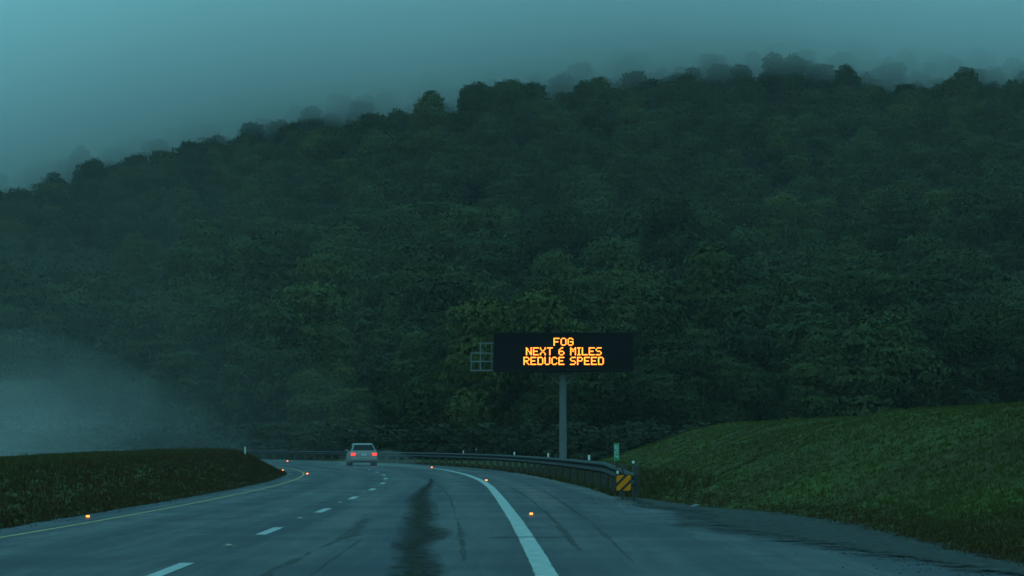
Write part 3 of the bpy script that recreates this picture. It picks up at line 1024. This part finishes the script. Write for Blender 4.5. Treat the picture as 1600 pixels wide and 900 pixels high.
for j, s_0 in enumerate(np.arange(1.0, ss[-1], 3.81)):
    i = int(s_0 / 0.95)
    if i >= len(cr): break
    if pm is None:
        mb = MB(); mb.box((0, 0, 0.22), (0.15, 0.20, 1.04)); mb.box((0, 0.0, 0.56), (0.10, 0.16, 0.3))
        ob = mb.build('post', M_post, gr, bevel=0.008); pm = ob.data
        mod = True
    else:
        ob = bpy.data.objects.new('post', pm); COL.objects.link(ob); ob.parent = gr
    ob.location = (cr[i, 0] - b3.x, cr[i, 1] - b3.y, 0); ob.rotation_euler = (0, 0, math.atan2(tn[i, 1], tn[i, 0]) - math.pi / 2)
# reflectors on top of posts
for (x_, y_, d_) in ((896, 724.0, 82.0), (841, 718, 104), (787, 712, 125), (727, 709, 153), (537, 711, 203)):
    i = int(np.argmin(np.abs(cr[:, 1] - d_)))
    if rm is None:
        mb = MB(); mb.box((0, 0, 0.10), (0.065, 0.02, 0.14)); mb.box((0, 0.012, 0.03), (0.04, 0.01, 0.12))
        ob = mb.build('reflector', M_refl, gr); rm = ob.data
    else:
        ob = bpy.data.objects.new('reflector', rm); COL.objects.link(ob); ob.parent = gr
    ob.location = (cr[i, 0] - b3.x, cr[i, 1] - b3.y, 0.74)

# hazard marker plate at the rail's end
M_orange = mat('orange reflective sheeting', (0.95, 0.27, 0.008), 0.5, spec=0.1)
M_blk = mat('black sheeting', (0.015, 0.015, 0.015), 0.4)
p = px(974.5, 754.5, 60.5)
hm = empty('hazard_marker', (p.x, p.y, 0), 0)
tag(hm, 'square orange and black diagonal striped plate at the end of the guardrail', 'hazard marker')
w_, h_ = 24.0 / F * 60.5, 25.5 / F * 60.5
mb = MB(); mb.box((0, 0.006, p.z), (w_, 0.008, h_)); plate = mb.build('plate', M_blk, hm, bevel=0.001)


def clip_poly(poly, x0, x1, z0, z1):
    for ax, lim, sg in ((0, x0, 1), (0, x1, -1), (1, z0, 1), (1, z1, -1)):
        out = []
        for i in range(len(poly)):
            a_, b_ = poly[i - 1], poly[i]
            ia, ib = (a_[ax] - lim) * sg >= 0, (b_[ax] - lim) * sg >= 0
            if ia != ib:
                t_ = (lim - a_[ax]) / (b_[ax] - a_[ax]); out.append((a_[0] + (b_[0] - a_[0]) * t_, a_[1] + (b_[1] - a_[1]) * t_))
            if ib: out.append(b_)
        poly = out
        if not poly: return []
    return poly


mb = MB()
m_ = 0.012
bw = w_ * 0.24
for kk in (-1, 0, 1):
    c0 = kk * w_ * 0.66
    ql = [(-1, -1 + c0 - bw * .9), (1, 1 + c0 - bw * .9), (1, 1 + c0 + bw * .9), (-1, -1 + c0 + bw * .9)]
    pl_ = clip_poly(ql, -w_ / 2 + m_, w_ / 2 - m_, -h_ / 2 + m_, h_ / 2 - m_)
    if len(pl_) > 2:
        mb.add([(q[0], -0.001, p.z + q[1]) for q in pl_], [tuple(range(len(pl_)))])
mb.build('stripes', M_orange, plate)
mb = MB(); mb.box((-0.02, 0.05, 0.30), (0.06, 0.05, 0.98)); mb.build('post', M_post, hm, bevel=0.004)
mb = MB(); q = px(965, 738, 60.5) - hm.location; mb.box((q.x, 0.0, q.z), (0.05, 0.02, 0.062)); mb.build('reflector', M_refl, hm, bevel=0.004)

# slim green mile marker sign
M_green = mat('green sign sheeting', (0.02, 0.28, 0.14), 0.5, spec=0.2)
M_white = mat('white sign lettering', (0.8, 0.82, 0.8), 0.4)
p = px(963.3, 706, 67.0)
mm = empty('mile_marker', (p.x, 67.0, float(ground_z(p.x, 67.0))))
tag(mm, 'narrow green mile marker sign on a thin post behind the striped plate', 'road sign')
zz = p.z - mm.location.z
w_, h_ = 0.125, 27.5 / F * 67
mb = MB(); mb.box((0, 0, zz), (w_, 0.006, h_)); pn = mb.build('panel', M_green, mm, bevel=0.001)
mb = MB()
y_f = -0.0045
for xx_ in (-w_ / 2 + .008, w_ / 2 - .008): mb.box((xx_, y_f, zz), (0.006, 0.002, h_ - .02))
SEG = {'6': 'acdefg', '2': 'abged', '4': 'fgbc'}
for idx_, ch in enumerate('624'):
    cz = zz + h_ * (0.27 - 0.27 * idx_); hw, hh, tk = 0.024, 0.042, 0.012
    sg = {'a': ((0, hh), (2 * hw, tk)), 'g': ((0, 0), (2 * hw, tk)), 'd': ((0, -hh), (2 * hw, tk)), 'f': ((-hw, hh / 2), (tk, hh)), 'b': ((hw, hh / 2), (tk, hh)),
          'e': ((-hw, -hh / 2), (tk, hh)), 'c': ((hw, -hh / 2), (tk, hh))}
    for k_i, k_ in enumerate(SEG[ch]):
        (ax_, az_), (sw, sh) = sg[k_]
        mb.box((ax_, y_f - 0.0003 * k_i, cz + az_), (sw, 0.002, sh))
mb.build('lettering', M_white, pn)
mb = MB(); mb.box((0, 0.022, zz / 2 - .1), (0.045, 0.03, zz + 0.2 + h_ * .6)); mb.build('post', M_post, mm)


def delineator(x, y, d, h_under, label, white_h=0.07, name='delineator_post'):
    q = px(x, y, d)
    gz_ = float(ground_z(q.x, d))
    e_ = empty(name, (q.x, d, gz_)); tag(e_, label, 'delineator')
    hz = q.z - gz_
    mb = MB(); mb.box((0, 0, hz / 2 - 0.1), (0.07, 0.03, hz + 0.2 + 0.03)); mb.build('post', M_post if h_under else M_refl, e_, bevel=0.004)
    mb = MB(); mb.tube((0, -0.03, hz), (0, -0.018, hz), 0.036, 12); mb.box((0, -0.0, hz), (0.03, 0.03, 0.03)); mb.build('reflector', M_refl, e_)
    return e_


delineator(989.5, 722, 66.0, True, 'dark thin post with white round reflector right of the striped plate')
delineator(744, 702, 190.0, True, 'tiny far post with white reflector behind the guardrail')
q = px(383, 702, 120)
e_ = empty('delineator_post', (q.x, 120, float(ground_z(q.x, 120)))); tag(e_, 'small white post standing on top of the grass berm', 'delineator')
hz = px(383, 698, 120).z - e_.location.z
mb = MB(); mb.box((0, 0, hz / 2 - .05), (0.055, 0.03, hz + .1)); mb.build('post', M_refl, e_, bevel=0.005)

# ------------------------------------------------------------------ road studs
M_cast = mat('cast iron stud housing', (0.09, 0.09, 0.09), 0.5, metal=0.6)
M_amber = mat('amber reflector lens with added glow', (0.6, 0.2, 0.02), 0.3, emit=(1.0, 0.17, 0.02), estr=6)  # reflector, no lamp: the headlight return is put in as emission
M_dull = mat('dull stud lens', (0.6, 0.58, 0.5), 0.4)
stud_me = {}


def stud(x, y, rz, label, group, lit, s=1.0):  # lit: the lens emits the headlight reflection itself
    e_ = empty('road_stud', (x, y, 0.0), rz)
    tag(e_, label, 'road stud', group)
    if 'b' not in stud_me:
        mb = MB()
        a_ = [Vector((-.075, -.09, 0.002)), Vector((.075, -.09, 0.002)), Vector((.075, .09, 0.002)), Vector((-.075, .09, 0.002))]
        b_ = [Vector((-.055, -.035, 0.024)), Vector((.055, -.035, 0.024)), Vector((.055, .035, 0.024)), Vector((-.055, .035, 0.024))]
        mb.loft([a_, b_]); ob = mb.build('housing', M_cast, e_); stud_me['b'] = ob.data
    else:
        ob = link('housing', stud_me['b'], e_)
    key = 'added_glow' if lit else 'dull'
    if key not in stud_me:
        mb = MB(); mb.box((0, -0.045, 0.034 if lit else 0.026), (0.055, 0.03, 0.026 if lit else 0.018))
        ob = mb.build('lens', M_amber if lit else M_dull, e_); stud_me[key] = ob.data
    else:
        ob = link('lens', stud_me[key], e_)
    e_.scale = (s, s, s)
    return e_


for (x_, y_, lb) in ((830, 804, 'nearest amber reflector stud with added glow right of the white edge line'),
                     (760, 751, 'amber reflector stud with added glow just right of the bend of the white edge line'),
                     (675, 730.5, 'far amber reflector stud with added glow at the start of the white edge line'),
                     (140, 808, 'amber reflector stud with added glow beside the faint yellow line'),
                     (481, 740.5, 'amber reflector stud with added glow on the far asphalt right of the berm tip'),
                     (443, 735, 'amber reflector stud with added glow right at the berm tip'),
                     (450, 720.5, 'farthest amber reflector stud with added glow behind the berm tip')):
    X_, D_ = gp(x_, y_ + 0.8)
    stud(X_, D_, 0, lb, 'amber reflector studs with added glow', True, float(np.interp(D_, [40, 80, 150, 220], [0.9, 1.15, 1.35, 1.7])))
for n_i, (mx, my) in enumerate(mids):
    if 30 < my < 105:
        nm = ['first', 'second', 'third', 'fourth', 'fifth', 'sixth', 'seventh', 'eighth'][min(7, n_i - 1)]
        stud(mx, my, 0, 'unlit pale stud in the %s gap of the broken lane line' % nm, 'unlit studs in the lane line', False, 1.1)

# ------------------------------------------------------------------ car
M_cpaint = mat('pale silver car paint', (0.24, 0.235, 0.235), 0.4, spec=0.35, coat=0.1)
M_glass = mat('dark car glass', (0.006, 0.007, 0.008), 0.15, spec=0.2)
M_tire = mat('tyre rubber', (0.02, 0.02, 0.02), 0.8)
M_rim = mat('alloy rim', (0.4, 0.4, 0.42), 0.3, metal=0.8)
M_trim = mat('dark bumper plastic', (0.05, 0.05, 0.05), 0.6)
M_tail = mat('lit red tail light', (0.15, 0.004, 0.004), 0.8, spec=0.0, emit=(1.0, 0.02, 0.010), estr=3.6)
M_plate = mat('licence plate', (0.55, 0.55, 0.5), 0.5)
X_, D_ = -8.75, 160.0
car = empty('car', (px(568.5, 727, D_).x, D_, 0.0), R(7))
car.scale = (0.95, 0.95, 0.93)
tag(car, 'pale silver car driving away with red tail lights lit', 'car')


def ring(yp, hw, z0, z1, tuck=0.9, r=0.12):
    """car cross-section at length yp"""
    return [Vector((x, yp, z)) for x, z in ((-hw * tuck, z0), (-hw, z0 + r), (-hw, (z0 + z1) / 2), (-hw * .97, z1 - r * .6), (-hw * .90, z1),
                                            (hw * .90, z1), (hw * .97, z1 - r * .6), (hw, (z0 + z1) / 2), (hw, z0 + r), (hw * tuck, z0))]


mb = MB()
mb.loft([ring(0.0, 0.76, 0.34, 0.72), ring(0.06, 0.83, 0.27, 0.90), ring(0.30, 0.87, 0.22, 0.93), ring(1.2, 0.88, 0.20, 0.93), ring(2.6, 0.88, 0.20, 0.92),
         ring(3.3, 0.87, 0.2, 0.90), ring(4.1, 0.84, 0.22, 0.80), ring(4.5, 0.74, 0.30, 0.62)])
body = mb.build('body', M_cpaint, car, bevel=0.02, smooth=True)


def cab_ring(yp, hb, ht, zb_, zt_):
    return [Vector((-hb, yp, zb_)), Vector((-ht - .02, yp, zt_ - .07)), Vector((-ht + .05, yp, zt_)), Vector((ht - .05, yp, zt_)), Vector((ht + .02, yp, zt_ - .07)), Vector((hb, yp, zb_))]


mb = MB()
rg = [cab_ring(0.14, 0.78, 0.755, 0.90, 0.96), cab_ring(0.58, 0.79, 0.60, 0.90, 1.37), cab_ring(1.0, 0.80, 0.60, 0.90, 1.42), cab_ring(2.0, 0.80, 0.61, 0.90, 1.42), cab_ring(2.5, 0.80, 0.62, 0.9, 1.36), cab_ring(3.3, 0.79, 0.75, 0.88, 0.93)]
mb.loft(rg)
cabn = mb.build('cabin', M_cpaint, car, bevel=0.012)
# glass panes standing a few millimetres proud
mb = MB()
a0, a1 = Vector((0, .14, .96)), Vector((0, .58, 1.37))
nv = Vector((0, -(1.37 - .96), (.58 - .14))).normalized()
def rw(x, t, o_=0.006): return Vector((x, 0, 0)) + a0.lerp(a1, t) + nv * o_
mb.add([rw(-.68, .04), rw(.68, .04), rw(.55, .90), rw(-.55, .90)], [(0, 1, 2, 3)])
mb.build('rear_window', M_glass, cabn)
for sx in (-1, 1):
    mb = MB()
    mb.add([Vector((sx * .806, .62, .945)), Vector((sx * .822, 2.95, .945)), Vector((sx * .655, 2.3, 1.30)), Vector((sx * .64, .78, 1.29))], [(0, 1, 2, 3)])
    mb.build('side_window', M_glass, cabn)
for sx in (-1, 1):
    mb = MB(); mb.box((sx * 0.66, 0.02, 0.735), (0.26, 0.10, 0.13)); mb.build('tail_light', M_tail, car, bevel=0.02)
mb = MB(); mb.box((0, -0.02, 0.42), (1.60, 0.20, 0.20)); mb.build('bumper', M_cpaint, car, bevel=0.04)
mb = MB(); mb.box((0, -0.015, 0.70), (0.31, 0.02, 0.15)); mb.build('licence_plate', M_plate, car, bevel=0.004)
wm_, rm_ = None, None
for sx in (-1, 1):
    for yy_ in (0.85, 3.55):
        if wm_ is None:
            mb = MB(); mb.tube((-.1, 0, 0), (.1, 0, 0), 0.31, 24); ob = mb.build('wheel', M_tire, car, bevel=0.02); wm_ = ob.data
            mb = MB(); mb.tube((-.105, 0, 0), (.105, 0, 0), 0.2, 16); rb = mb.build('rim', M_rim, ob); rm_ = rb.data
        else:
            ob = link('wheel', wm_, car); rb = link('rim', rm_, ob)
        ob.location = (sx * .76, yy_, .31)
for sx in (-1, 1):
    mb = MB(); mb.box((sx * .90, 2.75, 0.98), (0.17, 0.10, 0.12)); mb.build('mirror', M_cpaint, car, bevel=0.02)

# pale litter at the grass edge
X_, D_ = gp(1085, 791.5)
mb = MB()
for i in range(4):
    mb.box((random.uniform(-.04, .04), random.uniform(-.03, .03), 0.012 + i * 0.009), (0.11, 0.07, 0.008), M=Matrix.Rotation(random.random() * 3, 3, 'Z') @ Matrix.Rotation(random.uniform(-.3, .3), 3, 'X'))
o = mb.build('litter', mat('pale paper', (0.5, 0.5, 0.48), 0.7), None, loc=(X_, D_, max(0.0, float(ground_z(X_, D_)))))
tag(o, 'small crumpled pale scrap lying at the edge of the gravel', 'litter')


# ------------------------------------------------------------------ air: haze and mist
def vol_mat(name, dens, color):
    m = bpy.data.materials.new(name); m.use_nodes = True
    t = m.node_tree; t.nodes.clear()
    o_ = t.nodes.new('ShaderNodeOutputMaterial'); v = t.nodes.new('ShaderNodeVolumePrincipled')
    v.inputs['Density'].default_value = dens; v.inputs['Color'].default_value = (*color, 1)
    t.links.new(v.outputs[0], o_.inputs['Volume'])
    return m


HAZE = 0.0001
mb = MB(); mb.box((0, 1150, 122), (5700, 3600, 258))
hz_o = mb.build('haze', vol_mat('haze air', HAZE, (1.0, 1.0, 1.0)))
tag(hz_o, 'thin even haze over the whole scene', 'haze', kind='stuff')


def mist(name, c, r, dens, label, seed=0, bump=0.18, sub=4, flat=None):
    import bmesh
    bm = bmesh.new(); bmesh.ops.create_icosphere(bm, subdivisions=sub, radius=1.0)
    for v in bm.verts:
        n_ = noise.fractal(v.co * 1.7 + Vector((seed * 3.1, 0, 0)), 1.0, 2.0, 4)
        v.co *= 1 + bump * n_ * 1.6
        v.co = Vector((v.co.x * r[0], v.co.y * r[1], v.co.z * r[2]))
    me = bpy.data.meshes.new(name); bm.to_mesh(me); bm.free()
    me.materials.append(vol_mat(name + ' air', dens, (1.0, 1.0, 1.0)))
    o_ = link(name, me, None, c); tag(o_, label, 'mist', kind='stuff')
    return o_


# low cloud resting on the ridge
def cloud_bank(name, y0, y1, lift, top, dens, label, seed):
    """one closed body of cloud whose underside follows the crest of the hill"""
    cx_ = np.linspace(-460, 460, 116); cy_ = np.linspace(y0, y1, 30)
    X, Yg = np.meshgrid(cx_, cy_)
    v = (Yg - (y0 + y1) / 2) / ((y1 - y0) / 2)
    lens = np.sqrt(np.clip(1 - v * v, 0, 1)) * np.sqrt(np.clip(1 - (X / 460) ** 6, 0, 1))
    ry = np.interp(np.clip(800 + F * X / 830.0, -1400, 2500), RX, RY)
    crest = (696 - ry) / F * 830.0 + 1.2
    crest = crest - 8 * sstep(-90, -20, X) - 5 * sstep(20, 120, X)
    top = crest + 34 + 8 * vnoise(X / 50.0, Yg / 60.0, seed + 5, 3) if top is None else top
    mid = (crest + top) / 2
    wob = vnoise(X / 26.0 + 40, Yg / 40.0, seed, 4) * 6.5 + vnoise(X / 80.0, Yg / 90.0, seed + 9, 2) * 6.0
    zb_ = mid + (crest + lift + wob - mid) * lens
    zt_ = mid + (top - mid + 6 * vnoise(X / 60.0, Yg / 60.0, seed + 3, 2)) * lens + 0.02
    n = X.size; w = len(cx_); h = len(cy_)
    V = np.concatenate([np.stack([X.ravel(), Yg.ravel(), zb_.ravel()], 1), np.stack([X.ravel(), Yg.ravel(), zt_.ravel()], 1)])
    ii, jj = np.meshgrid(np.arange(w - 1), np.arange(h - 1)); a = (jj * w + ii).ravel()
    Fs = [np.stack([a, a + w, a + w + 1, a + 1], 1), np.stack([a, a + 1, a + w + 1, a + w], 1) + n]
    e1 = np.arange(w - 1); Fs.append(np.stack([e1, e1 + 1, e1 + 1 + n, e1 + n], 1))
    e2 = e1 + (h - 1) * w; Fs.append(np.stack([e2 + 1, e2, e2 + n, e2 + 1 + n], 1))
    e3 = np.arange(h - 1) * w; Fs.append(np.stack([e3 + w, e3, e3 + n, e3 + w + n], 1))
    e4 = e3 + w - 1; Fs.append(np.stack([e4, e4 + w, e4 + w + n, e4 + n], 1))
    me = mesh_np(name, V, np.concatenate(Fs), vol_mat(name + ' air', dens, (1.0, 1.0, 1.0)), smooth=True)
    tag(link(name, me), label, 'low cloud', kind='stuff')


cloud_bank('low_cloud', 682, 930, -28, 215, 0.0085, 'low cloud swallowing the crest of the hill', 1)
cloud_bank('low_cloud', 672, 900, -26, None, 0.026, 'denser band of cloud lying along the crest of the hill', 14)
# mist lying behind the berm and spray behind the car
mist('mist', (-54, 238, -2), (24, 60, 9), 0.0019, 'pale mist lying in the hollow behind the grass berm', 2, 0.34)
mist('mist', (-56, 240, -1), (33, 62, 13), 0.0014, 'pale mist rising out of the hollow behind the berm', 3, 0.14)
mist('mist', (-58, 242, 0), (42, 66, 21), 0.00045, 'thin veil of mist above the hollow at left', 6, 0.16)
mist('mist', (-60, 244, 2), (55, 70, 32), 0.00025, 'very thin mist veil in front of the trees at left', 7, 0.18)
mist('spray', (px(590, 720, 157).x, 156, 0.35), (2.4, 10, 0.6), 0.007, 'faint water spray thrown up behind the car', 4, 0.2, 3)
